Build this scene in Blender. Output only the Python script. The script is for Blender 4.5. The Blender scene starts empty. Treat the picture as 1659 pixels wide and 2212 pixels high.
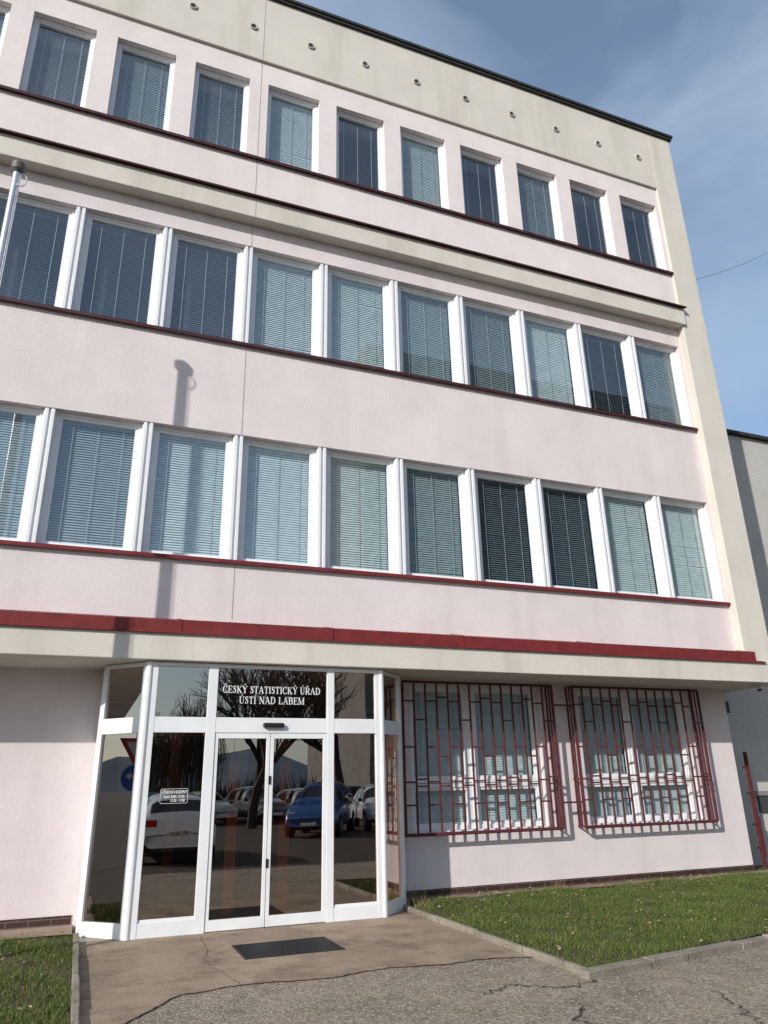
import bpy, math, random
import numpy as np
from mathutils import Vector, Matrix
random.seed(7); rng=np.random.default_rng(7)
scene=bpy.context.scene
col=scene.collection

# ------------------------------------------------------------------ materials
def new_mat(name):
    m=bpy.data.materials.new(name); m.use_nodes=True
    nt=m.node_tree; b=nt.nodes.get('Principled BSDF')
    return m,nt,b
def N(nt,t,**kw):
    n=nt.nodes.new(t)
    for k,v in kw.items(): setattr(n,k,v)
    return n
def noise(nt,scale,detail=4,rough=.55,vec=None,mapping=None):
    tc=N(nt,'ShaderNodeTexCoord'); src=tc.outputs['Object']
    if mapping:
        mp=N(nt,'ShaderNodeMapping'); mp.inputs['Scale'].default_value=mapping
        nt.links.new(src,mp.inputs['Vector']); src=mp.outputs['Vector']
    n=N(nt,'ShaderNodeTexNoise'); n.inputs['Scale'].default_value=scale
    n.inputs['Detail'].default_value=detail; n.inputs['Roughness'].default_value=rough
    nt.links.new(src,n.inputs['Vector']); return n.outputs['Fac']
def ramp(nt,fac,p0,p1,c0,c1):
    r=N(nt,'ShaderNodeValToRGB'); e=r.color_ramp.elements
    e[0].position=p0; e[1].position=p1
    e[0].color=(*c0,1) if len(c0)==3 else c0; e[1].color=(*c1,1) if len(c1)==3 else c1
    nt.links.new(fac,r.inputs['Fac']); return r.outputs['Color']
def mix(nt,a,b,fac,mode='MIX'):
    m=N(nt,'ShaderNodeMix',data_type='RGBA',blend_type=mode)
    for sock,v in ((m.inputs[6],a),(m.inputs[7],b),(m.inputs[0],fac)):
        if isinstance(v,bpy.types.NodeSocket): nt.links.new(v,sock)
        elif isinstance(v,(int,float)): sock.default_value=v
        else: sock.default_value=(*v,1)
    return m.outputs[2]
def bump(nt,b,h,strength,dist):
    bp=N(nt,'ShaderNodeBump'); bp.inputs['Strength'].default_value=strength; bp.inputs['Distance'].default_value=dist
    nt.links.new(h,bp.inputs['Height']); nt.links.new(bp.outputs['Normal'],b.inputs['Normal'])

def plaster(name,base,dirt,bs=70,bstr=.6,streak=.5,spots=True):
    m,nt,b=new_mat(name)
    n1=noise(nt,1.1,6,.65)
    c=mix(nt,base,[x*.89 for x in base],ramp(nt,n1,.35,.7,(0,0,0),(1,1,1)))
    n2=noise(nt,1.0,5,.6,mapping=(2.2,2.2,.22))
    f=ramp(nt,n2,.50,.76,(0,0,0),(streak,)*3)
    c=mix(nt,c,dirt,f)
    n4=noise(nt,bs*.8,3,.6)
    c=mix(nt,c,[x*.78 for x in base],ramp(nt,n4,.5,.75,(0,0,0),(.55,)*3))
    if spots:
        n5=noise(nt,6,5,.75)
        c=mix(nt,c,[x*.6 for x in dirt],ramp(nt,n5,.65,.8,(0,0,0),(.55,)*3))
    nt.links.new(c,b.inputs['Base Color']); b.inputs['Roughness'].default_value=.92
    b.inputs['Specular IOR Level'].default_value=.2
    n3=noise(nt,bs,5,.7); bump(nt,b,n3,bstr,.012)
    return m
def simple(name,c,rough=.5,metal=0,var=.1,scale=8,bs=0,spec=.5):
    m,nt,b=new_mat(name)
    n=noise(nt,scale,4,.6)
    cc=mix(nt,c,[max(0,x*(1-2*var)) for x in c],ramp(nt,n,.35,.7,(0,0,0),(1,1,1)))
    nt.links.new(cc,b.inputs['Base Color']); b.inputs['Roughness'].default_value=rough
    b.inputs['Metallic'].default_value=metal; b.inputs['Specular IOR Level'].default_value=spec
    if bs: bump(nt,b,noise(nt,bs,4,.6),.5,.006)
    return m
def glass(name,base,gain,tint,tintg=(1,1,1),wav=.0):
    m=bpy.data.materials.new(name); m.use_nodes=True; nt=m.node_tree; nt.nodes.clear()
    out=N(nt,'ShaderNodeOutputMaterial'); ms=N(nt,'ShaderNodeMixShader')
    tr=N(nt,'ShaderNodeBsdfTransparent'); tr.inputs['Color'].default_value=(*tint,1)
    gl=N(nt,'ShaderNodeBsdfGlossy'); gl.inputs['Roughness'].default_value=.004; gl.inputs['Color'].default_value=(*tintg,1)
    lw=N(nt,'ShaderNodeLayerWeight'); lw.inputs['Blend'].default_value=.5
    pw=N(nt,'ShaderNodeMath',operation='POWER'); nt.links.new(lw.outputs['Facing'],pw.inputs[0]); pw.inputs[1].default_value=4.0
    ma=N(nt,'ShaderNodeMath',operation='MULTIPLY_ADD'); ma.use_clamp=True
    nt.links.new(pw.outputs[0],ma.inputs[0]); ma.inputs[1].default_value=gain; ma.inputs[2].default_value=base
    if wav:
        bp=N(nt,'ShaderNodeBump'); bp.inputs['Strength'].default_value=1; bp.inputs['Distance'].default_value=wav
        nt.links.new(noise(nt,1.3,1,.4),bp.inputs['Height']); nt.links.new(bp.outputs['Normal'],gl.inputs['Normal'])
    nt.links.new(ma.outputs[0],ms.inputs[0]); nt.links.new(tr.outputs[0],ms.inputs[1]); nt.links.new(gl.outputs[0],ms.inputs[2])
    nt.links.new(ms.outputs[0],out.inputs[0]); return m

PINK=plaster('pink_plaster',(.78,.70,.70),(.57,.51,.49),75,.75,.4)
PINKS=plaster('pink_plaster_smooth',(.79,.715,.705),(.61,.55,.52),55,.3,.4)
CREAM=plaster('cream_plaster',(.68,.64,.57),(.49,.455,.385),60,.45,.75)
RED=simple('red_painted_metal',(.20,.028,.030),.55,0,.15,5,0,.3)
DRED=simple('red_flashing_shade',(.07,.012,.016),.5,0,.2,8)  # red sheet metal seen from below, underside shade put into its colour
GRED=simple('red_grille_paint',(.14,.034,.038),.6,0,.25,20,0,.3)
DARK=simple('dark_roof_edge',(.035,.035,.035),.8,0,.3,12,40)
WHITE=simple('white_pvc',(.80,.81,.83),.32,0,.03,3)
WHITE2=simple('white_aluminium',(.80,.81,.82),.3,0,.05,2)
GROOVE=simple('groove',(.45,.42,.41),.9)
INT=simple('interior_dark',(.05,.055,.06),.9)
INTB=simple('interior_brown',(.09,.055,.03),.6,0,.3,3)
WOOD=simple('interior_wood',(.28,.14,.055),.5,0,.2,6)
BLACK=simple('black_plastic',(.015,.015,.015),.4)
BL=[simple('blind_light',(.80,.84,.85),.5),simple('blind_half_shade',(.44,.49,.52),.5),simple('blind_shade',(.19,.22,.26),.5)]  # two darker tones put the shade of opened slats into the slat colour
CORD=simple('blind_cord',(.5,.5,.5),.6)
GLASS=glass('window_glass',.15,.9,(.83,.92,.935),(.95,.98,1),.0012)
EGLASS=glass('tinted_entrance_glass',.36,.9,(.48,.32,.20),(.95,.89,.83),.0006)
def tiles(name,c1,c2,mortar,sx,sy,msize,rough=.6,off=.5):
    m,nt,b=new_mat(name)
    tc=N(nt,'ShaderNodeTexCoord'); mp=N(nt,'ShaderNodeMapping'); mp.inputs['Rotation'].default_value=(math.radians(90),0,0)
    nt.links.new(tc.outputs['Object'],mp.inputs['Vector'])
    br=N(nt,'ShaderNodeTexBrick'); br.offset=off
    br.inputs['Scale'].default_value=1; br.inputs['Brick Width'].default_value=sx; br.inputs['Row Height'].default_value=sy
    br.inputs['Mortar Size'].default_value=msize
    br.inputs['Color1'].default_value=(*c1,1); br.inputs['Color2'].default_value=(*c2,1); br.inputs['Mortar'].default_value=(*mortar,1)
    nt.links.new(mp.outputs[0],br.inputs['Vector'])
    c=mix(nt,br.outputs['Color'],[x*.72 for x in c1],ramp(nt,noise(nt,1.3,5,.65),.45,.75,(0,0,0),(.7,)*3))
    nt.links.new(c,b.inputs['Base Color']); b.inputs['Roughness'].default_value=rough
    return m
MOSAIC=tiles('grey_mosaic',(.56,.54,.50),(.50,.485,.45),(.42,.41,.38),.06,.06,.006,.8,0)
PLINTH=tiles('brown_plinth_tile',(.045,.022,.018),(.06,.03,.025),(.13,.11,.1),.25,.07,.006,.35)

# ------------------------------------------------------------------ mesh builder
class MB:
    def __init__(s,name,mats):
        s.name=name; s.mats=mats if isinstance(mats,list) else [mats]; s.v=[]; s.f=[]; s.m=[]
    def quad(s,a,b,c,d,mi=0):
        n=len(s.v); s.v+= [tuple(a),tuple(b),tuple(c),tuple(d)]; s.f.append((n,n+1,n+2,n+3)); s.m.append(mi)
    def poly(s,pts,mi=0):
        n=len(s.v); s.v+=[tuple(p) for p in pts]; s.f.append(tuple(range(n,n+len(pts)))); s.m.append(mi)
    def box(s,x0,x1,y0,y1,z0,z1,mi=0,M=None):
        P=[(x0,y0,z0),(x1,y0,z0),(x1,y1,z0),(x0,y1,z0),(x0,y0,z1),(x1,y0,z1),(x1,y1,z1),(x0,y1,z1)]
        if M is not None: P=[tuple(M@Vector(p)) for p in P]
        n=len(s.v); s.v+=P
        for f in ((0,3,2,1),(4,5,6,7),(0,1,5,4),(1,2,6,5),(2,3,7,6),(3,0,4,7)):
            s.f.append(tuple(n+i for i in f)); s.m.append(mi)
    def tube(s,p0,p1,r0,r1,k=8,mi=0,cap=True):
        p0=Vector(p0);p1=Vector(p1); d=(p1-p0)
        if d.length<1e-6: return
        d.normalize(); a=d.orthogonal().normalized(); b=d.cross(a)
        n=len(s.v)
        for p,r in ((p0,r0),(p1,r1)):
            for i in range(k):
                t=2*math.pi*i/k; s.v.append(tuple(p+a*(r*math.cos(t))+b*(r*math.sin(t))))
        for i in range(k):
            j=(i+1)%k; s.f.append((n+i,n+j,n+k+j,n+k+i)); s.m.append(mi)
        if cap:
            s.f.append(tuple(n+i for i in reversed(range(k)))); s.m.append(mi)
            s.f.append(tuple(n+k+i for i in range(k))); s.m.append(mi)
    def prism(s,prof,x0,x1,mi=0):   # profile in (y,z), extruded along x
        k=len(prof); n=len(s.v)
        for x in (x0,x1):
            for (y,z) in prof: s.v.append((x,y,z))
        for i in range(k):
            j=(i+1)%k; s.f.append((n+i,n+j,n+k+j,n+k+i)); s.m.append(mi)
        s.f.append(tuple(n+i for i in reversed(range(k)))); s.m.append(mi)
        s.f.append(tuple(n+k+i for i in range(k))); s.m.append(mi)
    def make(s,parent=None,smooth=False,bevel=0,name=None):
        me=bpy.data.meshes.new(s.name); me.from_pydata(s.v,[],s.f)
        for m in s.mats: me.materials.append(m)
        me.polygons.foreach_set('material_index',s.m)
        if smooth: me.polygons.foreach_set('use_smooth',[True]*len(s.f))
        me.update()
        o=bpy.data.objects.new(name or s.name,me); col.objects.link(o)
        if parent: o.parent=parent
        if bevel:
            b=o.modifiers.new('bevel','BEVEL'); b.width=bevel; b.segments=2; b.limit_method='ANGLE'
        return o
def empty(name,loc=(0,0,0),rz=0):
    e=bpy.data.objects.new(name,None); col.objects.link(e); e.location=loc; e.rotation_euler=(0,0,rz); return e
def text(name,s,loc,size,mat,parent=None,align='CENTER',rot=(math.pi/2,0,0),sx=1,off=0):
    c=bpy.data.curves.new(name,'FONT'); c.body=s; c.size=size; c.align_x=align; c.extrude=.0008; c.offset=off
    c.materials.append(mat)
    o=bpy.data.objects.new(name,c); col.objects.link(o); o.location=loc; o.rotation_euler=rot; o.scale=(sx,1,1)
    if parent: o.parent=parent
    return o
# serif capitals drawn as strokes
TK,TN=.17,.07
def arc(cx,cy,rx,ry,a0,a1,n=12):
    P=[]
    for i in range(n+1):
        a=math.radians(a0+(a1-a0)*i/n); P.append((cx+rx*math.cos(a),cy+ry*math.sin(a),TN+(TK-TN)*abs(math.cos(a))**1.3))
    return P
def vs(x,w=TK,top=True,bot=True,y0=0,y1=1):
    L=[[(x,y0,w),(x,y1,w)]]
    if bot: L.append([(x-.17,.03,.06),(x+.17,.03,.06)])
    if top: L.append([(x-.17,.97,.06),(x+.17,.97,.06)])
    return L
def hl(x0,x1,y,w=TN): return [(x0,y,w),(x1,y,w)]
def vl(x,y0,y1,w=TN): return [(x,y0,w),(x,y1,w)]
G={
'E':(.80,vs(.2)+[hl(.1,.70,.965),hl(.2,.52,.51),hl(.1,.74,.035),vl(.69,.76,1),vl(.52,.38,.64),vl(.74,0,.26)]),
'T':(.80,vs(.4,top=False)+[hl(.05,.75,.965),vl(.07,.74,1),vl(.73,.74,1)]),
'L':(.78,vs(.2)+[hl(.1,.72,.035),vl(.72,0,.28)]),
'I':(.42,vs(.21)),
'D':(.94,vs(.2)+[[(.2,.965,TN)]+arc(.38,.5,.44,.465,90,-90)+[(.2,.035,TN)]]),
'B':(.84,vs(.2)+[[(.2,.965,TN)]+arc(.42,.745,.26,.22,90,-90)+[(.2,.525,TN)],[(.2,.525,TN)]+arc(.44,.28,.30,.245,90,-90)+[(.2,.035,TN)]]),
'R':(.90,vs(.2)+[[(.2,.965,TN)]+arc(.42,.735,.28,.23,90,-90)+[(.2,.505,TN)],[(.42,.5,TK),(.80,.02,TK)],hl(.7,.93,.03,.06)]),
'N':(.98,vs(.17,.08)+vs(.82,.08,bot=False)+[[(.17,.98,TK),(.80,.03,TK)]]),
'M':(1.18,vs(.16,.08)+vs(1.0,TK)+[[(.18,.98,TK),(.58,.03,TK)],[(.58,.03,.07),(.98,.98,.07)]]),
'A':(.92,[[(.12,.02,.07),(.45,1,.07)],[(.43,1,TK),(.80,.02,TK)],hl(.24,.66,.34),hl(-.01,.27,.03,.06),hl(.62,.95,.03,.06)]),
'K':(.94,vs(.2)+[[(.24,.40,.07),(.74,.97,.07)],[(.38,.56,TK),(.80,.02,TK)],hl(.62,.88,.97,.06),hl(.66,.96,.03,.06)]),
'Y':(.88,[[(.12,.98,TK),(.45,.46,TK)],[(.79,.98,.07),(.45,.46,.07)]]+vs(.44,top=False,y1=.5)+[hl(-.02,.30,.97,.06),hl(.64,.92,.97,.06)]),
'U':(.92,[vl(.19,.32,1,TK),[(.19,.33,TK),(.21,.2,.15),(.30,.08,.11),(.46,.03,.08),(.62,.08,.08),(.71,.18,.07),(.74,.34,.07),(.74,1,.07)],hl(.03,.36,.97,.06),hl(.60,.88,.97,.06)]),
'C':(.86,[arc(.46,.5,.37,.475,50,310,18),vl(.74,.68,1.0),vl(.76,.02,.22,.05)]),
'S':(.66,[[(.52,.84,.07),(.42,.95,.08),(.28,.96,.10),(.16,.86,.14),(.15,.72,.17),(.27,.59,.18),(.44,.47,.18),(.54,.33,.17),(.50,.14,.13),(.36,.04,.08),(.22,.05,.07),(.11,.2,.07)],vl(.53,.70,1,.06),vl(.10,0,.30,.06)]),
}
CAR=[[(.22,1.28,.07),(.42,1.1,.09),(.62,1.28,.07)]]; ACU=[[(.38,1.1,.06),(.58,1.30,.12)]]
ACC={'Č':('C',CAR),'Ř':('R',CAR),'Ý':('Y',ACU),'Ú':('U',ACU),'Í':('I',[[(.18,1.1,.06),(.38,1.30,.12)]])}
def serif_text(name,s,cx,y,z,h,mat,parent,sx=1.0):
    m=MB(name,mat); tot=0; lay=[]
    for ch in s:
        if ch==' ': tot+=.45; continue
        b,extra=(ACC[ch] if ch in ACC else (ch,[])); w_,st=G[b]; lay.append((tot,st+extra)); tot+=w_+.06
    X0=cx-tot*h*sx/2
    for (ox,strokes) in lay:
        for k_,P in enumerate(strokes):
            yy=y-.0003*k_
            for (a,b) in zip(P[:-1],P[1:]):
                d=Vector((b[0]-a[0],b[1]-a[1])); 
                if d.length<1e-6: continue
                d.normalize(); n=Vector((-d.y,d.x)); e=d*.008
                q=[(a[0]-e.x+n.x*a[2]/2,a[1]-e.y+n.y*a[2]/2),(a[0]-e.x-n.x*a[2]/2,a[1]-e.y-n.y*a[2]/2),(b[0]+e.x-n.x*b[2]/2,b[1]+e.y-n.y*b[2]/2),(b[0]+e.x+n.x*b[2]/2,b[1]+e.y+n.y*b[2]/2)]
                m.quad(*[(X0+(ox+u)*h*sx,yy,z+v*h) for u,v in q]); yy-=.00002
    return m.make(parent)

# ------------------------------------------------------------------ office building
B=empty('office_building')
XL=-9.3; XR=10.87; XC=11.52
P0=9.60; PIT=1.316; NW=15
centers=[P0-PIT*i for i in range(NW)]
YW=10.15; YT=10.03
w=MB('pink_walls',PINK)
w.box(XL,XR,YW,10.6,3.5,4.60)
w.box(XL,XR,YW,10.6,6.62,8.19)
w.box(XL,XR,YW,10.6,10.15,10.58)
xl_open=centers[-1]
for z0,z1 in ((4.60,6.62),(8.19,10.15)):
    w.box(XL,xl_open-.05,YW,10.6,z0,z1)
    w.box(10.80,XR,YW,10.6,z0,z1)
w.make(B)
w=MB('upper_pink_walls',PINKS)
w.box(XL,XR,YT,10.6,11.02,11.92)
w.box(XL,XR,YT,10.6,13.78,14.28)
ops=[]
for i in range(NW):
    x1=(10.77 if i==0 else centers[i-1]-.17); x0=centers[i]+.17
    ops.append((x0,x1))
for i in range(NW-1):
    w.box(centers[i]-.17,centers[i]+.17,YT,10.6,11.92,13.78)
w.box(10.77,XR,YT,10.6,11.92,13.78); w.box(XL,ops[-1][0],YT,10.6,11.92,13.78)
w.make(B)
w=MB('cream_walls',CREAM)
w.box(XL,XR,9.98,10.6,14.28,15.98)
w.box(XR,XC,9.98,24,3.5,15.98)
w.box(XL,10.93,9.93,10.6,10.58,10.985)
w.box(XL,XC,9.80,24,3.14,3.5)
w.make(B,bevel=.012)
# dark fill block added behind the windows for unlit rooms; roof
w=MB('dark_core_fill',INT)
w.box(XL+.02,XR,10.78,24,3.51,15.9)
w.make(B)
w=MB('roof_edge',DARK)
w.box(XL-.05,XC+.07,9.90,24.1,15.99,16.05)
w.box(XL-.05,XC+.05,9.93,24.05,15.93,15.99)
w.make(B)
# flashings
w=MB('red_flashing',RED)
segs=[-9.3,-6.9,-4.0,-1.3,1.02,3.08,5.12,7.42,10.88]
for i in range(len(segs)-1):
    dz=random.uniform(-.008,.008)
    w.prism([(9.785,3.485+dz),(9.785,3.66+dz),(9.95,3.70),(10.152,3.745),(10.152,3.60),(9.799,3.485)],segs[i]+.004,segs[i+1]-.004)
    w.prism([(9.775,3.48),(9.775,3.668),(9.95,3.708),(10.152,3.755),(10.152,3.6),(9.783,3.48)],segs[i+1]-.016,segs[i+1]+.010)
w.prism([(9.76,3.478),(9.76,3.492),(9.83,3.52),(9.83,3.505)],XL,11.1)
w.make(B)
w=MB('window_sills',[RED,DRED])
w.box(XL,XR+.05,YW-.06,10.35,4.60,4.622,0); w.box(XL,XR+.05,YW-.065,YW-.055,4.575,4.625,0)
w.box(XL,XR+.02,YW-.06,10.35,8.19,8.212,1); w.box(XL,XR+.02,YW-.065,YW-.055,8.165,8.215,1)
w.box(XL,XR+.0,YT-.06,10.35,11.92,11.942,1); w.box(XL,XR,YT-.065,YT-.055,11.895,11.945,1)
w.prism([(9.86,10.97),(9.86,11.0),(10.032,11.06),(10.032,11.03),(9.93,10.99)],XL,10.95,1)
w.make(B)
# joint
w=MB('expansion_joint',GROOVE)
jx=1.735
w.box(jx-.006,jx+.006,YW-.004,YW,3.79,4.57);w.box(jx-.006,jx+.006,YW-.004,YW,6.62,8.16);w.box(jx-.006,jx+.006,YW-.004,YW,10.15,10.575)
w.box(jx-.006,jx+.006,YT-.004,YT,11.07,14.28);w.box(jx-.006,jx+.006,9.976,9.98,14.28,15.92);w.box(jx-.006,jx+.006,9.926,9.93,10.6,10.97)
w.make(B)
# vents
w=MB('roof_vents',[simple('vent_rim',(.5,.48,.42),.6),INT])
for i in range(-1,17):
    vx=10.46-1.116*i
    if vx>11 or vx<XL+.3: continue
    k=16
    for a in range(k):
        t0=2*math.pi*a/k;t1=2*math.pi*(a+1)/k
        pts=[]
        for r,y in ((.078,9.978),(.07,9.955),(.052,9.955),(.05,9.972)):
            pts.append([(vx+r*math.cos(t),y,15.05+r*math.sin(t)) for t in (t0,t1)])
        for q in range(3): w.quad(pts[q][0],pts[q][1],pts[q+1][1],pts[q+1][0],0)
        w.poly([pts[3][0],pts[3][1],(vx,9.972,15.05)],1)
w.make(B)

# windows
FR=MB('window_frames',WHITE); GL=MB('window_glass',GLASS); MU=MB('window_mullions',WHITE)
BD=[MB('blinds_light',BL[0]),MB('blinds_half_shade',BL[1]),MB('blinds_shade',BL[2])]; CD=MB('blind_cords',CORD)
def blinds(x0,x1,z0,z1,y,kind,pitch=.038,tilt=60,drop=0.0):
    bd=BD[kind]; t=math.radians(tilt+random.uniform(-6,6)); hw=.021
    z=z1-.03; zz=z0+drop
    while z>zz:
        sag=random.uniform(-.0015,.0015)
        dy=hw*math.cos(t); dz=hw*math.sin(t)
        dd=0
        if random.random()<.04: dd=random.uniform(-.012,.012)
        bd.quad((x0,y-dy,z-dz+sag),(x1,y-dy,z-dz-sag+dd),(x1,y+dy,z+dz-sag+dd),(x0,y+dy,z+dz+sag))
        z-=pitch
    for fx in (.16,.5,.84):
        cx=x0+(x1-x0)*fx; CD.box(cx-.004,cx+.004,y-.034,y-.030,zz,z1)
    bd.box(x0,x1,y-.02,y+.02,z1-.03,z1-.002)
    if drop: bd.box(x0,x1,y-.02,y+.02,zz-.02,zz)
def window(x0,x1,z0,z1,yf,fw,kind,sash=.035,tilt=60,drop=0.,blind=True,pitch=.038):
    FR.box(x0,x0+fw,yf,yf+.09,z0,z1); FR.box(x1-fw,x1,yf,yf+.09,z0,z1)
    FR.box(x0+fw,x1-fw,yf,yf+.09,z0,z0+fw); FR.box(x0+fw,x1-fw,yf,yf+.09,z1-fw,z1)
    a,b,c,d=x0+fw,x1-fw,z0+fw,z1-fw; s=sash; y2=yf+.018
    FR.box(a,a+s,y2,y2+.05,c,d);FR.box(b-s,b,y2,y2+.05,c,d);FR.box(a+s,b-s,y2,y2+.05,c,c+s);FR.box(a+s,b-s,y2,y2+.05,d-s,d)
    e=[random.uniform(-.0025,.0025) for _ in range(3)]; yg=yf+.045
    GL.quad((a+s-.005,yg+e[0],c+s-.005),(b-s+.005,yg+e[1],c+s-.005),(b-s+.005,yg+e[1]+e[2],d-s+.005),(a+s-.005,yg+e[0]+e[2],d-s+.005))
    if blind: blinds(a+s-.01,b-s+.01,c+s-.01,d-s+.01,yf+.125,kind,pitch,tilt,drop)
k4=[2,2,1,2,0,2,0,1,1,1,1,1,2,1,1]      # from the right
k3=[1,2,0,1,1,0,0,2,2,2,1,2,0,1,1]
k2=[0,0,2,2,1,0,0,0,1,1,1,0,2,1,1]
T={0:66,1:60,2:46}
for rowi in (0,):
    for i in range(NW):
        x0,x1=ops[i]; k=k4[i]
        window(x0+.001,x1-.001,11.945,13.779,YT+.10,.05,k,.035,T[k])
for rowi,(z0,z1,kk) in enumerate(((8.213,10.149,k3),(4.623,6.619,k2))):
    for i in range(NW):
        xr=10.80 if i==0 else centers[i-1]-.08; xl=centers[i]+.08
        if i==NW-1: xl=centers[i]-.0
        k=kk[i]
        window(xl,xr-.001,z0,z1,YW+.10,.052,k,.04,T[k],drop=(.14 if (rowi==0 and i==5) else 0))
    for i in range(NW-1):
        c=centers[i]
        MU.box(c-.0795,c+.0795,YW+.045,YW+.19,z0,z1-.001)
        MU.box(c-.064,c-.016,YW+.010,YW+.045,z0,z1-.002); MU.box(c+.016,c+.064,YW+.010,YW+.045,z0,z1-.002)

# ------------------------------------------------------------------ ground floor
g=MB('ground_floor_walls',PINK)
YG=10.9
def wallwin(x0,x1,wins,z0w,z1w):
    xs=x0
    for (a,b) in wins:
        g.box(xs,a,YG,YG+.3,0,3.14); g.box(a,b,YG,YG+.3,0,z0w); g.box(a,b,YG,YG+.3,z1w,3.14); xs=b
    g.box(xs,x1,YG,YG+.3,0,3.14)
wallwin(XL,0.16,[(-8,-5.6),(-4.4,-2.0)],.93,3.08)
wallwin(4.34,11.15,[(4.70,7.05),(7.85,10.20)],.93,3.08)
g.box(10.85,11.15,YG+.3,24,0,3.14); g.box(XL,XL+.3,YG+.3,24,0,3.14)
g.make(B)
c=MB('ground_dark_fill',INT); c.box(4.6,10.84,11.6,23.9,0,3.13); c.box(XL+.31,-.1,11.6,23.9,0,3.13); c.make(B)  # dark fill blocks added inside to keep light out
pl=MB('plinth_tiles',PLINTH)
pl.box(4.42,11.165,YG-.012,YG+.05,0,.155); pl.box(XL-.01,.10,YG-.012,YG+.05,0,.17); pl.box(11.15,11.162,YG+.05,24,0,.12)
pl.make(B)
SI=MB('ground_sills',WHITE)
for (a,b,m) in ((4.70,7.05,5.80),(7.85,10.20,8.95),(-8,-5.6,-6.8),(-4.4,-2.0,-3.2)):
    for (p,q) in ((a,m-.02),(m+.02,b)):
        window(p,q,1.60,3.079,YG+.10,.055,0,.045,66)
        window(p,q,.931,1.59,YG+.10,.055,0,.045,66)
    FR.box(m-.02,m+.02,YG+.09,YG+.2,.931,3.079)
    SI.box(a,b,YG-.03,YG+.1,.90,.929)
SI.make(B)
FR.make(B); GL.make(B); MU.make(B,bevel=.004); CD.make(B)
for b_ in BD: b_.make(B)

# ------------------------------------------------------------------ entrance bay
EN=MB('entrance_frame',WHITE2); EG=MB('entrance_glass',EGLASS)
YF=9.90; ZT=3.13
pL0=Vector((.16,10.42)); pL1=Vector((.68,YF)); pR1=Vector((3.85,YF)); pR0=Vector((4.36,10.42))
D=.07
def fbox(x0,x1,z0,z1,y0=YF,y1=YF+D): EN.box(x0,x1,y0,y1,z0,z1)
posts=[(.68,.80),(1.44,1.56),(3.05,3.15),(3.75,3.85)]
for a,b in posts: fbox(a,b,0.0,ZT)
for (a,b) in ((.80,1.44),(1.56,3.05),(3.15,3.75)):
    fbox(a,b,2.26,2.45,YF+.004,YF+D-.004); fbox(a,b,3.08,ZT,YF+.004,YF+D-.004)
for (a,b) in ((.80,1.44),(3.15,3.75)):
    fbox(a,b,0,.16,YF+.004,YF+D-.004)
    fbox(a,b,.16,.19,YF+.02,YF+.05); 
def pane(x0,x1,z0,z1,y):
    e=random.uniform(-.002,.002)
    EG.quad((x0,y+e,z0),(x1,y-e,z0),(x1,y-e,z1),(x0,y+e,z1))
for (a,b) in ((.80,1.44),(1.56,3.05),(3.15,3.75)): pane(a-.005,b+.005,2.445,3.085,YF+.035)
for (a,b) in ((.80,1.44),(3.15,3.75)): pane(a-.005,b+.005,.15,2.265,YF+.035)
# sliding door leaves
DO=MB('sliding_doors',WHITE2)
def leaf(x0,x1):
    y0,y1=YF+.012,YF+.055; s=.045
    DO.box(x0,x0+s,y0,y1,.012,2.255);DO.box(x1-s,x1,y0,y1,.012,2.255)
    DO.box(x0+s,x1-s,y0,y1,.012,.13);DO.box(x0+s,x1-s,y0,y1,2.19,2.255)
    pane(x0+s-.004,x1-s+.004,.125,2.195,YF+.034)
leaf(1.563,2.278); leaf(2.286,3.047)
DO.make(B,bevel=.003)
HD=MB('door_handles',BLACK)
for hz in (1.63,.66):
    HD.box(2.27,2.30,YF+.0,YF+.012,hz,hz+.10); HD.box(2.279,2.291,YF-.006,YF,hz+.02,hz+.08)
HD.make(B)
SN=MB('door_sensor',BLACK); SN.box(2.17,2.45,YF-.055,YF+.004,2.325,2.385); o=SN.make(B,bevel=.018)
def side(pa,pb,flip):
    d=(pb-pa); L=d.length; u=d.normalized()
    ang=math.atan2(u.y,u.x)
    M=Matrix.Translation((pa.x,pa.y,0))@Matrix.Rotation(ang,4,'Z')
    y0,y1=(0,D)
    EN.box(0.0,.07,y0,y1,0,ZT,0,M);EN.box(L-.09,L+.0,y0,y1,0,ZT,0,M)
    for z0,z1 in ((0,.16),(2.26,2.45),(3.08,ZT)): EN.box(.07,L-.09,y0+.004,y1-.004,z0,z1,0,M)
    for z0,z1 in ((.15,2.27),(2.44,3.09)):
        P=[M@Vector(p) for p in ((.065,.035,z0),(L-.085,.035,z0),(L-.085,.035,z1),(.065,.035,z1))]
        EG.quad(*P)
    return M,L
side(pL0,pL1,0)
side(pR1,pR0,1)
EN.box(.16,.16+D,10.42,YG,0,ZT); EN.box(4.29,4.36,10.42,YG,0,ZT)
EN.tube((.69,YF+.03,0),(.69,YF+.03,ZT),.052,.052,12); EN.tube((3.845,YF+.03,0),(3.845,YF+.03,ZT),.045,.045,12)
EN.make(B,bevel=.004); EG.make(B)
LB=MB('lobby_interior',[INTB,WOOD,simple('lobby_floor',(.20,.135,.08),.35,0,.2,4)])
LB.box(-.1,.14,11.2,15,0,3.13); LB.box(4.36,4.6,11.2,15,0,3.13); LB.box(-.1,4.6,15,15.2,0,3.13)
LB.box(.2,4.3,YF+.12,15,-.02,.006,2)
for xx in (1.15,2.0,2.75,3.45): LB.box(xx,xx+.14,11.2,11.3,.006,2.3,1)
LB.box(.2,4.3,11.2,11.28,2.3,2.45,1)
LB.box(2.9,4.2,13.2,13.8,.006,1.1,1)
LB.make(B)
TW=simple('white_lettering',(.85,.85,.83),.5)
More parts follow.
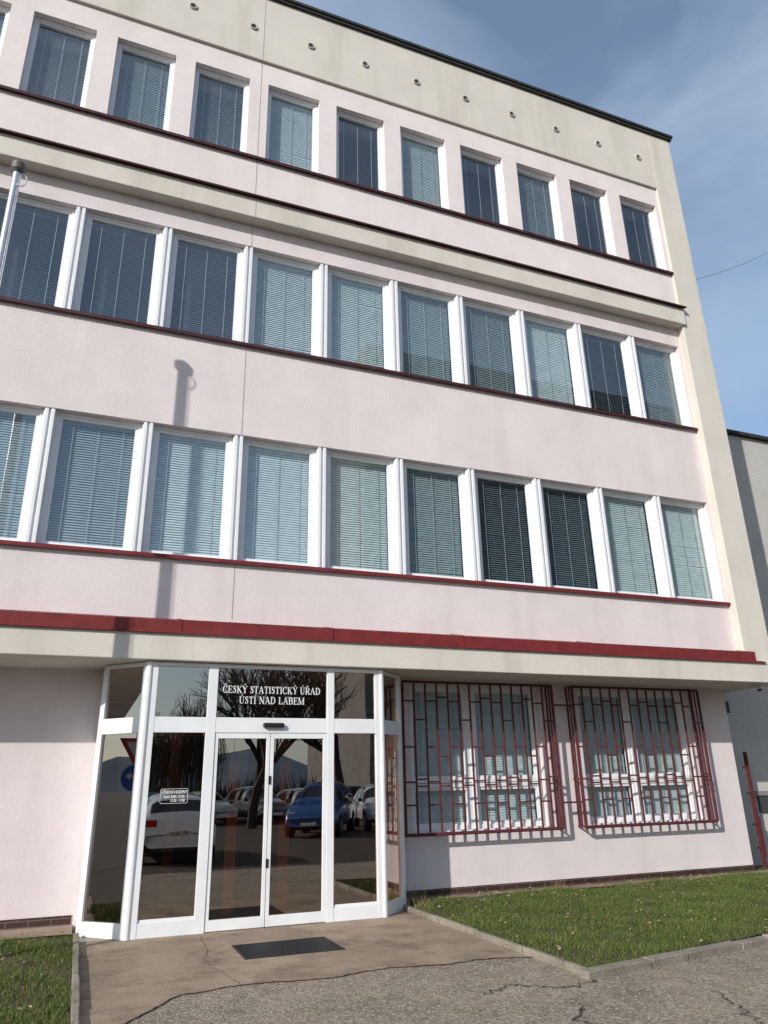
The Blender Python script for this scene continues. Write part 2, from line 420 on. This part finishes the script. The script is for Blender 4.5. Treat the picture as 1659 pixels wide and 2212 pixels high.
serif_text('sign_text',"ČESKÝ STATISTICKÝ ÚŘAD",2.295,YF+.030,2.765,.092,TW,B,sx=.80)
serif_text('sign_text_lower',"ÚSTÍ NAD LABEM",2.295,YF+.030,2.630,.092,TW,B,sx=.82)
text('hours_text',"ÚŘEDNÍ HODINY",(1.11,YF+.028,1.545),.048,TW,B,sx=.82,off=.001)
text('hours_text_2',"Po,St  8.00 - 11.30",(1.11,YF+.028,1.495),.041,TW,B,sx=.8,off=.0008)
text('hours_text_3',"12.30 - 17.00",(1.155,YF+.028,1.45),.041,TW,B,sx=.8,off=.0008)
HB=MB('hours_border',TW)
x0,x1,z0,z1=.945,1.275,1.43,1.60; t_=.004; yy=YF+.029
HB.box(x0+.02,x1-.02,yy,yy+.001,z1-t_,z1);HB.box(x0+.02,x1-.02,yy,yy+.001,z0,z0+t_)
HB.box(x0,x0+t_,yy,yy+.001,z0+.02,z1-.02);HB.box(x1-t_,x1,yy,yy+.001,z0+.02,z1-.02)
for cx,cz,a0 in ((x1-.02,z1-.02,0),(x0+.02,z1-.02,90),(x0+.02,z0+.02,180),(x1-.02,z0+.02,270)):
    for q in range(4):
        a,b=math.radians(a0+q*22.5),math.radians(a0+(q+1)*22.5)
        HB.quad(*[(cx+r*math.cos(t),yy,cz+r*math.sin(t)) for r,t in ((.02,a),(.02,b),(.016,b),(.016,a))])
HB.make(B)

# ------------------------------------------------------------------ window grilles
def grille(name,x0,x1,link):
    m=MB(name,GRED); y=10.70; s=.012; z0,z1=.90,3.09
    def vb(x,a,b,yy=y,ss=s): m.box(x-ss,x+ss,yy-ss,yy+ss,a,b)
    def hb(xa,xb,z,yy=y,ss=s): m.box(xa,xb,yy-ss*.9,yy+ss*.9,z-ss,z+ss)
    n=14; p=(x1-x0)/n
    for i in range(n+1): vb(x0+p*i,z0,z1,ss=(.017 if i in (0,n) else s))
    hb(x0,x1,z0,ss=.019); hb(x0,x1,z1,ss=.018)
    for i in range(n):
        zs=((2.80,2.12,1.62,1.30) if i%2==0 else (2.52,2.12-.14,1.56))
        if i%4==1: zs=(2.52,1.66,1.56)
        if i%4==3: zs=(2.86,1.98,1.56)
        for z in zs: hb(x0+p*i+s,x0+p*(i+1)-s,z)
    for xx in (x0,x1):
        for z in (z0,1.62,z1):
            m.box(xx-.012,xx+.012,y+.018,YG+.01,z-.012,z+.012)
        vb(xx,z0,z1,YG-.03,.012); vb(xx,z0,z1,YG-.115,.010)
    m.box(x0,x1,y+.02,y+.05,z0-.03,z0-.02)
    if link:
        for z in (2.78,1.27):
            m.box(x1+.02,x1+.39,y-.012,y+.012,z-.014,z+.014)
    return m.make()
grille('window_grille',4.50,7.20,True); grille('window_grille',7.61,10.32,False)

# ------------------------------------------------------------------ neighbouring building
NB=empty('grey_tiled_building')
m=MB('walls',MOSAIC); m.box(XC+.02,40,11.7,24,0,9.25); m.make(NB)
m=MB('roof_edge',DARK); m.box(XC+.02,40.1,11.6,24.1,9.26,9.34); m.make(NB)
m=MB('dark_window',[INT,simple('concrete_lintel',(.25,.24,.22),.8)])
m.box(12.35,13.6,11.66,11.69,.95,1.25,0); m.box(12.2,13.8,11.64,11.69,1.25,1.33,1)
for i in range(6):
    for zz in (2.0,5.6): m.box(14.5+i*4,16.5+i*4,11.67,11.69,zz,zz+1.6,0)
m.make(NB)
m=MB('junction_box',[simple('box_grey',(.05,.05,.055),.6),BLACK]); m.box(11.56,11.80,11.45,11.69,2.78,3.0,0)
for i in range(10):
    a=i/10;b=(i+1)/10
    m.tube((11.7+.03*math.sin(a*7),11.6,2.78-.9*a),(11.7+.03*math.sin(b*7),11.6,2.78-.9*b),.006,.006,5,1)
m.make(NB)
m=MB('red_gate_post',GRED); m.box(11.88,11.94,11.35,11.40,0,2.05)
for z in (.35,.75,1.3,1.75): m.box(11.80,11.88,11.36,11.39,z,z+.03)
m.box(11.94,11.99,11.36,11.39,.2,.9)
m.make()
m=MB('security_camera',[WHITE2,BLACK]); m.tube((11.30,10.2,3.14),(11.30,10.2,3.08),.05,.05,14); m.tube((11.30,10.2,3.08),(11.30,10.2,3.045),.05,.025,14,1); m.tube((11.2,10.16,3.10),(11.02,10.1,3.07),.03,.03,10,0); m.make(smooth=False)
m=MB('overhead_cable',BLACK)
pa=Vector((11.56,10.3,12.1)); pb=Vector((30,18,27)); pr=pa
for i in range(1,13):
    t=i/12; p=pa.lerp(pb,t); p.z-=1.2*4*t*(1-t)*.5; m.tube(pr,p,.006,.006,5); pr=p
m.make()

# ------------------------------------------------------------------ flagpole
m=MB('flagpole',[simple('galvanised',(.55,.56,.58),.35,.7),simple('pole_cap',(.10,.10,.09),.5)])
fx,fy=-1.57,8.45
m.tube((fx,fy,0),(fx,fy,9.0),.065,.05,16); m.tube((fx,fy,0),(fx,fy,.12),.16,.16,16)
m.tube((fx,fy,8.98),(fx,fy,9.03),.05,.085,16,1); m.tube((fx,fy,9.03),(fx,fy,9.13),.085,.085,16,1); m.tube((fx,fy,9.13),(fx,fy,9.19),.085,.03,16,1)
pr=None
for i in range(13):
    a=i/12*math.pi*1.5; p=Vector((fx+.06+.07*math.sin(a),fy-.04,8.97-.10*(1-math.cos(a)))) 
    if pr: m.tube(pr,p,.008,.008,5)
    pr=p
m.tube((fx+.055,fy-.04,8.95),(fx+.068,fy-.05,1.2),.005,.005,5)
m.make(smooth=True).modifiers.new('e','EDGE_SPLIT').split_angle=.6

# ------------------------------------------------------------------ ground
def ground_mat(name,base,dark,agg,agg_amt,scale=90,bs=.6,tint=None,rough=.9,ts=1.7):
    m,nt,b=new_mat(name)
    c=mix(nt,base,dark,ramp(nt,noise(nt,.9,7,.7),.38,.66,(0,0,0),(1,1,1)))
    if tint: c=mix(nt,c,tint,ramp(nt,noise(nt,ts,8,.72),.48,.66,(0,0,0),(.85,)*3))
    vo=N(nt,'ShaderNodeTexVoronoi'); vo.inputs['Scale'].default_value=scale
    tc=N(nt,'ShaderNodeTexCoord'); nt.links.new(tc.outputs['Object'],vo.inputs['Vector'])
    sep=N(nt,'ShaderNodeSeparateColor'); nt.links.new(vo.outputs['Color'],sep.inputs[0])
    c=mix(nt,c,agg,ramp(nt,sep.outputs[0],.55,.9,(0,0,0),(agg_amt,)*3))
    c=mix(nt,c,[x*.4 for x in dark],ramp(nt,sep.outputs[1],.75,.95,(0,0,0),(agg_amt,)*3))
    nt.links.new(c,b.inputs['Base Color']); b.inputs['Roughness'].default_value=rough; b.inputs['Specular IOR Level'].default_value=.25
    mm=N(nt,'ShaderNodeMath',operation='ADD'); nt.links.new(vo.outputs['Distance'],mm.inputs[0]); nt.links.new(noise(nt,35,5,.7),mm.inputs[1])
    bump(nt,b,mm.outputs[0],bs,.012); return m
ASPH=ground_mat('worn_asphalt',(.31,.25,.19),(.22,.175,.135),(.48,.42,.34),.7,60,.7,(.15,.115,.085))
CONC=ground_mat('apron_concrete',(.38,.29,.21),(.25,.185,.13),(.42,.35,.27),.35,100,.45,(.15,.105,.075))
SOIL=ground_mat('soil',(.10,.085,.045),(.05,.05,.022),(.16,.13,.07),.4,60,.8,(.05,.07,.02))
KERB=ground_mat('kerb_concrete',(.35,.31,.25),(.22,.19,.155),(.42,.38,.32),.4,110,.5,(.13,.105,.08))
STRIP=ground_mat('wall_strip',(.36,.27,.20),(.22,.16,.12),(.36,.3,.24),.4,90,.5)
ROAD=ground_mat('car_park_asphalt',(.075,.060,.048),(.055,.046,.038),(.12,.11,.1),.4,80,.6)
gm=MB('ground',ROAD); gm.quad((-900,-900,-.004),(900,-900,-.004),(900,900,-.004),(-900,900,-.004)); gm.make()
gm=MB('forecourt_paving',ASPH); gm.quad((-3,3.0,0.0),(16,3.0,0.0),(16,10.9,0.0),(-3,10.9,0.0)); gm.make()
ap=MB('entrance_apron',CONC)
front=[]
xs=np.linspace(.2,4.3,80)
for i,xv in enumerate(xs):
    yb=7.25-1.6*max(0,(.95-xv)) - .35*max(0,xv-3.7)+.05*math.sin(xv*5)+random.uniform(-.015,.015)
    front.append((xv,yb,.005))
for i in range(len(front)-1):
    a=front[i];b=front[i+1]; ap.quad(a,b,(b[0],10.9,.005),(a[0],10.9,.005))
ap.make()
ck=MB('paving_cracks',simple('crack_dark',(.05,.035,.025),.95))
def crack(pts,w0,z=.009,step=.04,jit=.012):
    P=[]
    for (a,b) in zip(pts[:-1],pts[1:]):
        a=Vector(a);b=Vector(b);n=max(1,int((b-a).length/step))
        for i in range(n): P.append(a.lerp(b,i/n)+Vector((random.gauss(0,jit),random.gauss(0,jit))))
    P.append(Vector(pts[-1]))
    for i in range(len(P)-1):
        d=(P[i+1]-P[i]); 
        if d.length<1e-5: continue
        nrm=Vector((-d.y,d.x)).normalized(); wa=w0*random.uniform(.3,1.3)
        ck.quad((*(P[i]-nrm*wa),z),(*(P[i]+nrm*wa),z),(*(P[i+1]+nrm*w0*.6),z),(*(P[i+1]-nrm*w0*.6),z))
crack([(f[0],f[1]) for f in front],.008,jit=.008)
crack([(1.5,9.8),(1.45,9.0),(1.35,8.3),(1.5,7.3)],.003,jit=.015)
crack([(1.9,7.5),(1.4,7.9),(.7,8.0),(.25,8.3)],.0025)
crack([(2.75,8.5),(3.2,8.2),(3.9,8.25),(4.28,8.0)],.003)
crack([(4.3,6.1),(3.9,6.0),(3.5,6.3),(3.2,6.1)],.009,jit=.025); crack([(4.9,5.4),(4.7,4.9),(4.4,4.4)],.006,jit=.02)
crack([(3.7,5.5),(3.5,5.2),(3.55,4.8)],.010,jit=.03)
crack([(1.0,6.3),(1.2,6.1),(1.15,5.6),(1.5,5.2)],.005,jit=.02)
ck.make()
st=MB('wall_strip_paving',STRIP)
nx=40
for i in range(nx):
    xa=4.42+(12-4.42)*i/nx; xb=4.42+(12-4.42)*(i+1)/nx
    st.quad((xa,10.60,.052),(xb,10.60,.052),(xb,10.9,.056),(xa,10.9,.056))
st.quad((-3,10.25,.060),(.12,10.25,.060),(.12,10.9,.064),(-3,10.9,.064))
st.make()
def kerbY(x): return 6.24+.165*(x-4.3)
sb=MB('lawn_soil',SOIL)
def zsoil(x,y): return .045+.02*math.sin(x*1.7+y)*math.cos(y*1.3)+.012*math.sin(x*6.1)*math.sin(y*5.3)
nx,ny=60,30
def soilgrid(x0,x1,yf0,yf1):
    idx={}
    for i in range(nx+1):
        for j in range(ny+1):
            x=x0+(x1-x0)*i/nx; a=yf0(x); b=yf1(x); y=a+(b-a)*j/ny
            idx[i,j]=len(sb.v); sb.v.append((x,y,zsoil(x,y)))
    for i in range(nx):
        for j in range(ny):
            sb.f.append((idx[i,j],idx[i+1,j],idx[i+1,j+1],idx[i,j+1])); sb.m.append(0)
soilgrid(4.34,14.0,lambda x:kerbY(x)+.06,lambda x:10.66+ (0.9 if x>11.2 else 0))
soilgrid(-3.0,.13,lambda x:3.0,lambda x:10.40)
sb.make(smooth=True)
kb=MB('kerb',KERB)
y=6.30
while y<10.35:
    L=min(.98,10.4-y); kb.box(4.275+random.uniform(-.004,.004),4.335,y+.006,y+L-.006,-.02,.062+random.uniform(-.006,.006)); y+=1.0
y=3.0
while y<10.1:
    kb.box(.135,.195+random.uniform(-.004,.004),y+.006,min(y+.99,10.3),-.02,.065+random.uniform(-.006,.006)); y+=1.0
x=4.22; th=math.atan(.165)
while x<14:
    L=random.choice((.5,.62,.5,.8)); M=Matrix.Translation((x,kerbY(x)-.03,0))@Matrix.Rotation(th+random.uniform(-.03,.03),4,'Z')
    kb.box(.01,L-.01,-.06,.07,-.03,.06+random.uniform(-.01,.014),0,M); x+=L*math.cos(th)
kb.make(bevel=.01)
def gmat():
    m,nt,b=new_mat('grass_blades')
    c=mix(nt,(.048,.095,.016),(.10,.14,.03),ramp(nt,noise(nt,3,4,.6),.35,.65,(0,0,0),(1,1,1)))
    c=mix(nt,c,(.25,.20,.10),ramp(nt,noise(nt,40,2,.6),.54,.64,(0,0,0),(1,1,1)))
    nt.links.new(c,b.inputs['Base Color']); b.inputs['Roughness'].default_value=.8; b.inputs['Specular IOR Level'].default_value=.12
    return m
def blades(name,n,x0,x1,f0,f1):
    X=rng.uniform(x0,x1,n); a=f0(X); b=f1(X); Y=a+(b-a)*rng.uniform(0,1,n)
    dens=np.sin(X*2.3+1)*np.sin(Y*2.9)+.6*np.sin(X*7+Y*5)
    keep=rng.uniform(-1.9,1.3,n)<dens; X=X[keep];Y=Y[keep];n=len(X)
    Z=.045+.02*np.sin(X*1.7+Y)*np.cos(Y*1.3)+.012*np.sin(X*6.1)*np.sin(Y*5.3)-.004
    h=rng.uniform(.02,.065,n)*(1+.5*np.sin(X*3.1)*np.sin(Y*3.7)); th=rng.uniform(0,2*np.pi,n); wd=rng.uniform(.0025,.005,n)
    lx=rng.normal(0,.024,n); ly=rng.normal(0,.024,n)
    V=np.zeros((n,3,3)); cx,cy=np.cos(th)*wd,np.sin(th)*wd
    V[:,0]=np.stack([X-cx,Y-cy,Z],1);V[:,1]=np.stack([X+cx,Y+cy,Z],1);V[:,2]=np.stack([X+lx,Y+ly,Z+h],1)
    me=bpy.data.meshes.new(name); me.vertices.add(3*n); me.vertices.foreach_set('co',V.ravel())
    me.loops.add(3*n); me.loops.foreach_set('vertex_index',np.arange(3*n,dtype=np.int32))
    me.polygons.add(n); me.polygons.foreach_set('loop_start',np.arange(0,3*n,3,dtype=np.int32)); me.polygons.foreach_set('loop_total',np.full(n,3,dtype=np.int32))
    me.update(); me.materials.append(GM); o=bpy.data.objects.new(name,me); col.objects.link(o)
GM=gmat()
blades('grass',160000,4.33,12.0,lambda X:6.24+.165*(X-4.3)+.05,lambda X:np.full_like(X,10.68))
blades('grass',35000,-2.0,.15,lambda X:np.full_like(X,6.0),lambda X:np.full_like(X,10.28))
lv=MB('fallen_leaves',[simple('leaf_tan',(.34,.23,.12),.8),simple('leaf_pale',(.42,.34,.23),.8),simple('leaf_brown',(.16,.09,.045),.8)])
for i in range(1300):
    if i<750: x=random.uniform(4.4,11.5); y=random.uniform(kerbY(x)+.1,10.85)
    elif i<950: x=random.uniform(-1.6,.1); y=random.uniform(6,10.8)
    elif i<1200: x=random.uniform(4.4,10.8); y=10.55+abs(random.gauss(0,.12))
    else: x=random.uniform(.3,4.2); y=random.uniform(5,9.8)
    onp=(.2<x<4.27); z=(.012 if onp else zsoil(x,y)+random.uniform(.015,.04)); s=random.uniform(.012,.030)*( .35 if onp else 1); a=random.uniform(0,6.28)
    tz=0 if onp else random.uniform(-.012,.012)
    c_,s_=math.cos(a)*s,math.sin(a)*s
    lv.quad((x-c_,y-s_,z),(x+s_*.5,y-c_*.5,z+tz),(x+c_,y+s_,z+abs(tz)),(x-s_*.5,y+c_*.5,z-tz*.3),random.choice((0,0,1,2)))
lv.make()
wd=MB('dry_weeds',[simple('dry_stem',(.30,.21,.11),.8),simple('weed_green',(.06,.11,.02),.8)])
for (bx,by,hh,nn) in ((4.55,10.55,.28,60),(6.9,10.6,.22,18),(7.05,9.6,.16,40),(4.5,10.2,.15,30),(8.3,10.5,.12,20)):
    for i in range(nn):
        x=bx+random.gauss(0,.08);y=by+random.gauss(0,.06);h=hh*random.uniform(.3,1)
        wd.tube((x,y,.04),(x+random.gauss(0,.05),y+random.gauss(0,.05),.04+h),.002,.0008,3,0 if bx!=7.05 else 1,False)
wd.make()
dm=MB('floor_grate',[simple('grate_metal',(.05,.05,.052),.5,.5),BLACK])
x0,x1,y0,y1=1.72,2.76,8.27,9.0
dm.box(x0,x1,y0,y1,.006,.008,1)
for (a,b,c_,d) in ((x0,x1,y0,y0+.025),(x0,x1,y1-.025,y1),(x0,x0+.025,y0+.025,y1-.025),(x1-.025,x1,y0+.025,y1-.025)): dm.box(a,b,c_,d,.006,.014,0)
for i in range(1,26): 
    xx=x0+.025+(x1-x0-.05)*i/26; dm.box(xx-.006,xx+.006,y0+.025,y1-.025,.009,.013,0)
for i in range(1,13):
    yy=y0+.025+(y1-y0-.05)*i/13; dm.box(x0+.025,x1-.025,yy-.006,yy+.006,.009,.0125,0)
dm.make()

# ------------------------------------------------------------------ cars (seen in the door glass)
CG=simple('car_glass',(.01,.012,.014),.05,0,0,1,0,.8); TYRE=simple('tyre',(.02,.02,.02),.85); RIM=simple('alloy_rim',(.45,.46,.48),.3,.9)
TAIL=simple('tail_lamp',(.45,.01,.012),.15); HEAD=simple('head_lamp',(.6,.62,.64),.08); PLATE=simple('number_plate',(.8,.8,.78),.4); PTX=simple('plate_text',(.02,.02,.02),.5)
def paint(name,c):
    m=simple(name,c,.25,.0,.02,2); b=m.node_tree.nodes['Principled BSDF']; b.inputs['Coat Weight'].default_value=1; b.inputs['Coat Roughness'].default_value=.04; return m
def car(loc,rz,pm,h=1.0,L=1.0,plate=None):
    e=empty('parked_car',loc,rz)
    S=[(-2.13,.76,.36,.60,.62,.70),(-2.09,.83,.26,.80,.84,.72),(-2.02,.87,.22,.95,.99,.70),(-1.95,.88,.22,.97,1.04,.70),(-1.66,.89,.22,.96,1.38,.62),(-1.50,.89,.22,.95,1.43,.61),
       (-.50,.90,.22,.93,1.49,.61),(-.40,.90,.22,.93,1.49,.61),(.10,.90,.22,.92,1.46,.60),(.22,.90,.22,.92,1.43,.60),(1.02,.90,.22,.91,.99,.72),(1.12,.89,.22,.89,.96,.72),(1.75,.88,.22,.80,.86,.66),(2.05,.82,.24,.66,.70,.62),(2.14,.74,.34,.52,.54,.58)]
    m=MB('body',[pm,CG,BLACK]); rows=[]
    for (x,w_,b,bt,tp,rt) in S:
        hz=lambda z:.22+(z-.22)*h
        half=[(w_*.86,b),(w_,b+.10),(w_*1.005,(b+bt)/2),(w_*.975,bt),(rt,tp),(rt*.5,tp+.018)]
        pts=[(-y,z) for (y,z) in half]+[(0,tp+.024)]+[(y,z) for (y,z) in reversed(half)]
        rows.append([len(m.v)+i for i in range(len(pts))]); m.v+=[(x*L,y,hz(z)) for (y,z) in pts]
    n=13
    for r in range(len(S)-1):
        for i in range(n-1):
            mi=0
            if i in (3,8) and r in (5,7,9): mi=1
            if i in (4,5,6,7) and r in (3,9): mi=1
            if i in (0,11): mi=2
            m.f.append((rows[r][i],rows[r+1][i],rows[r+1][i+1],rows[r][i+1])); m.m.append(mi)
        m.f.append((rows[r][n-1],rows[r+1][n-1],rows[r+1][0],rows[r][0])); m.m.append(2)
    m.f.append(tuple(reversed(rows[0]))); m.m.append(0); m.f.append(tuple(rows[-1])); m.m.append(0)
    o=m.make(e,smooth=True); sm=o.modifiers.new('s','SUBSURF'); sm.levels=2; sm.render_levels=2
    wh=MB('wheels',[TYRE,RIM,BLACK])
    for x in (-1.33*L,1.32*L):
        for sd in (-1,1):
            wh.tube((x,sd*.70,.33),(x,sd*.902,.33),.385,.385,24,2)
            wh.tube((x,sd*.72,.32),(x,sd*.915,.32),.32,.31,24,0); wh.tube((x,sd*.90,.32),(x,sd*.922,.32),.21,.20,16,1)
            for q in range(5):
                a=q*1.2566; M=Matrix.Translation((x,sd*.924,.32))@Matrix.Rotation(a,4,'Y'); wh.box(-.025,.025,-.004,.004,.03,.2,1,M)
    wh.make(e)
    d=MB('lamps_and_trim',[TAIL,HEAD,PLATE,BLACK]); hz=lambda z:.22+(z-.22)*h
    for sd in (-1,1):
        d.box(-2.11*L,-1.86*L,sd*.68-.17,sd*.68+.17,hz(.80),hz(.95),0)
        d.box(1.86*L,2.045*L,sd*.62-.14,sd*.62+.14,hz(.60),hz(.72),1)
        d.box(.80*L,.98*L,sd*.98-.07,sd*.98+.07,hz(.93),hz(1.05),3)
    d.box(-2.145*L,-2.10*L,-.26,.26,hz(.60),hz(.71),2); d.box(2.10*L,2.15*L,-.26,.26,.38,.49,2); d.box(2.05*L,2.13*L,-.5,.5,.42,.60,3)
    d.box(-2.14*L,-2.0*L,-.6,.6,.26,.36,3)
    d.make(e,bevel=.02)
    if plate:
        text('plate_text',plate,(-2.150*L,0,hz(.61)+.012),.12,PTX,e,rot=(math.pi/2,0,-math.pi/2),sx=.85)
    return e
WP=paint('white_paint',(.75,.76,.77)); BP=paint('blue_paint',(.015,.07,.25)); SP=paint('silver_paint',(.42,.43,.44)); KP=paint('black_paint',(.02,.02,.022)); GP=paint('grey_paint',(.12,.125,.13))
car((2.25,-.75,0),math.radians(-90),WP,1.0,1.0,"6P3 6629")
car((8.2,-7.2,0),math.radians(118),BP,1.18,1.0)
car((11.2,-9.2,0),math.radians(100),WP,1.1,1.0)
for i,(pm,hh) in enumerate(((KP,1.0),(SP,.98),(GP,1.1),(SP,1.0),(KP,1.05),(WP,1.0))):
    car((3.2+i*2.5,-17.5-.2*i,0),math.radians(75),pm,hh)

# ------------------------------------------------------------------ signs and lamp
SR=simple('sign_red',(.40,.02,.03),.5); SW=simple('sign_white',(.6,.6,.6),.5); SB=simple('sign_blue',(.02,.09,.40),.5); GALV=simple('galv_post',(.35,.36,.37),.5,.6)
m=MB('traffic_sign',[GALV,SR,SW,SB]); sx,sy=-8.2,9.45
m.tube((sx-.04,sy,0),(sx-.04,sy,2.9),.035,.035,10)
def disc(x,cy,cz,r,k,mi,a0=0): 
    m.poly([(x,cy+r*math.cos(a0+2*math.pi*i/k),cz+r*math.sin(a0+2*math.pi*i/k)) for i in range(k)],mi)
disc(sx+.02,sy,2.50,.45,3,1,-math.pi/2); disc(sx+.024,sy,2.51,.27,3,2,-math.pi/2)
disc(sx+.02,sy,1.85,.30,28,2); disc(sx+.024,sy,1.85,.285,28,3)
m.box(sx+.026,sx+.03,sy-.09,sy-.03,1.68,1.92,2); m.box(sx+.026,sx+.03,sy-.03,sy+.08,1.86,1.92,2); m.poly([(sx+.03,sy+.08,1.98),(sx+.03,sy+.08,1.80),(sx+.03,sy+.19,1.89)],2)
m.make()
m=MB('street_lamp',[GALV,WHITE2]); lx,ly=2.7,-20
m.tube((lx,ly,0),(lx,ly,9),.10,.07,12)
pr=Vector((lx,ly,9))
for i in range(1,7):
    a=i/6*math.pi/2; p=Vector((lx+1.0*math.sin(a)*.9,ly,9+.5*(1-math.cos(a)) )); m.tube(pr,p,.04,.04,8); pr=p
m.box(lx+.8,lx+1.5,ly-.12,ly+.12,9.42,9.56,1); m.make()

# ------------------------------------------------------------------ opposite panel block
PB=empty('panel_apartment_block')
m=MB('walls',ground_mat('panel_concrete',(.22,.205,.185),(.17,.155,.14),(.26,.24,.22),.3,6,.1)); m.box(17,54,-40,-26,0,34); m.make(PB)
m=MB('windows',[simple('flat_window_glass',(.03,.04,.05),.1),simple('panel_joint',(.10,.095,.09),.9),simple('flat_frames',(.5,.5,.5),.5)]); 
for fl in range(12):
    z=1.2+fl*2.8
    m.box(17,54,-26,-25.98,z-1.0,z-.93,1)
    for i in range(12):
        x=17.5+i*3.0
        m.box(x,x+1.9,-26,-25.95,z,z+1.4,2); m.box(x+.08,x+.9,-25.95,-25.93,z+.08,z+1.32,0); m.box(x+1.0,x+1.82,-25.95,-25.93,z+.08,z+1.32,0)
m.make(PB)
RB=empty('low_office_block')
m=MB('walls',CREAM); m.box(-70,-42,-60,-40,0,9); m.make(RB)
m=MB('roof',DARK); m.box(-70.5,-41.5,-60.5,-39.5,9,9.4); m.make(RB)
m=MB('windows',CG)
for i in range(9):
    for z in (1.2,4.2,7.0): m.box(-69+i*3,-67.2+i*3,-40,-39.95,z,z+1.4)
m.make(RB)

# ------------------------------------------------------------------ bare trees
BARK=simple('bark',(.06,.045,.035),.9,0,.3,10); TWIG=simple('twigs',(.075,.055,.04),.9)
def tree(name,loc,H,seed,willow=False):
    R=random.Random(seed); m=MB(name,[BARK,TWIG])
    def grow(p,d,L,r,dep):
        n=3 if dep<4 else 2
        q=p
        for i in range(n):
            d2=(d+Vector((R.gauss(0,.13),R.gauss(0,.13),R.gauss(.03,.08)))).normalized()
            e=q+d2*(L/n); r1=r*(1-.22*(i+1)/n)
            m.tube(q,e,r*(1-.22*i/n),r1,(7 if dep<2 else 4 if dep<4 else 3),0 if dep<4 else 1,False)
            if dep<6 and i<n-1 and dep>0 and R.random()<.8:
                s=(d2+Vector((R.uniform(-1,1),R.uniform(-1,1),R.uniform(-.2,.6)))*.9).normalized(); grow(e,s,L*.62,r1*.5,dep+1)
            q=e; d=d2
        if dep<6:
            for k in range(3 if dep<3 else 2):
                s=(d+Vector((R.uniform(-1,1),R.uniform(-1,1),R.uniform(-.35,.5)))*.75).normalized(); grow(q,s,L*.74,r*.6,dep+1)
        elif willow and R.random()<.6:
            for k in range(1):
                z=q; x_=Vector((R.gauss(0,.3),R.gauss(0,.3),-.2))
                for j in range(4):
                    x_=(x_+Vector((R.gauss(0,.1),R.gauss(0,.1),-.8))).normalized(); z2=z+x_*.7; m.tube(z,z2,.012,.008,3,1,False); z=z2
    grow(Vector((0,0,0)),Vector((0,0,1)),H*.26,H*.024,0)
    o=m.make(); o.location=loc; return o
tree('bare_tree',(6.9,-12.5,0),9,3); tree('bare_tree',(5.4,-23,0),8,5,True); tree('bare_tree',(13,-19,0),11,11); tree('bare_tree',(9.5,-24,0),11,21); tree('bare_tree',(-3,-30,0),7,9)
HED=simple('winter_shrubs',(.07,.05,.03),.95,0,.3,3,8)
m=MB('winter_hedge',HED)
for i in range(5000):
    x=random.uniform(-30,28); y=-33+random.gauss(0,.8); z=abs(random.gauss(0,1.2)); m.tube((x,y,z*.4),(x+random.gauss(0,.4),y+random.gauss(0,.4),z*.4+random.uniform(.3,1.6)),.05,.012,3,0,False)
m.make()
m=MB('distant_hills',simple('hill_haze',(.13,.16,.20),1,0,.2,.02)); 
K=120; prv=None
for i in range(K+1):
    a=math.radians(180+180*i/K); r=620; hgt=16+9*math.sin(i*.21)+5*math.sin(i*.57+1)+3*math.sin(i*1.3)
    if 62<i<66: hgt+=14
    p=(r*math.cos(a),r*math.sin(a)); q=(p[0]*1.3,p[1]*1.3)
    cur=((p[0]*.85,p[1]*.85,-1),(p[0],p[1],max(8,hgt)),(q[0],q[1],-1))
    if prv: m.quad(prv[0],cur[0],cur[1],prv[1]); m.quad(prv[1],cur[1],cur[2],prv[2])
    prv=cur
m.make(smooth=True)

# ------------------------------------------------------------------ light and sky
dsun=Vector((1.4,1.0,-.87)).normalized()
el=math.asin(-dsun.z); az=math.atan2(-dsun.x,-dsun.y)
sl=bpy.data.lights.new('sun','SUN'); sl.energy=4.3; sl.angle=math.radians(.55); sl.color=(1,.955,.89)
so=bpy.data.objects.new('sun',sl); col.objects.link(so); so.rotation_euler=dsun.to_track_quat('-Z','Y').to_euler()
W=bpy.data.worlds.new('World'); scene.world=W; W.use_nodes=True; nt=W.node_tree
bg=nt.nodes['Background']; sky=N(nt,'ShaderNodeTexSky'); sky.sky_type='NISHITA'; sky.sun_disc=False
sky.sun_elevation=el; sky.sun_rotation=az%(2*math.pi); sky.air_density=1.15; sky.dust_density=.8; sky.ozone_density=1.8
tc=N(nt,'ShaderNodeTexCoord'); mp=N(nt,'ShaderNodeMapping'); mp.inputs['Scale'].default_value=(1.2,1.2,2.6); mp.inputs['Rotation'].default_value=(0.3,.25,.6)
nt.links.new(tc.outputs['Generated'],mp.inputs['Vector'])
nz=N(nt,'ShaderNodeTexNoise'); nz.inputs['Scale'].default_value=2.2; nz.inputs['Detail'].default_value=7; nz.inputs['Roughness'].default_value=.5; nz.inputs['Distortion'].default_value=.5
nt.links.new(mp.outputs[0],nz.inputs['Vector'])
f=ramp(nt,nz.outputs['Fac'],.36,.72,(.12,)*3,(.72,)*3)
c=mix(nt,sky.outputs[0],(3.7,4.6,5.9),f)
nt.links.new(c,bg.inputs['Color']); bg.inputs['Strength'].default_value=.15

# ------------------------------------------------------------------ camera
cd=bpy.data.cameras.new('camera'); co=bpy.data.objects.new('camera',cd); col.objects.link(co)
fwd=Vector((.3469,.8714,.3468)).normalized(); right=Vector((.9315,-.3631,-.0196)); right=(right-fwd*right.dot(fwd)).normalized(); up=right.cross(fwd)
R=Matrix((right,up,-fwd)).transposed().to_4x4(); co.matrix_world=Matrix.Translation((0,0,1.6))@R
cd.sensor_fit='VERTICAL'; cd.sensor_height=36; cd.lens=1590/2212*36; cd.clip_end=3000; cd.clip_start=.05
scene.camera=co
scene.view_settings.view_transform='Standard'; scene.view_settings.look='None'; scene.view_settings.exposure=0
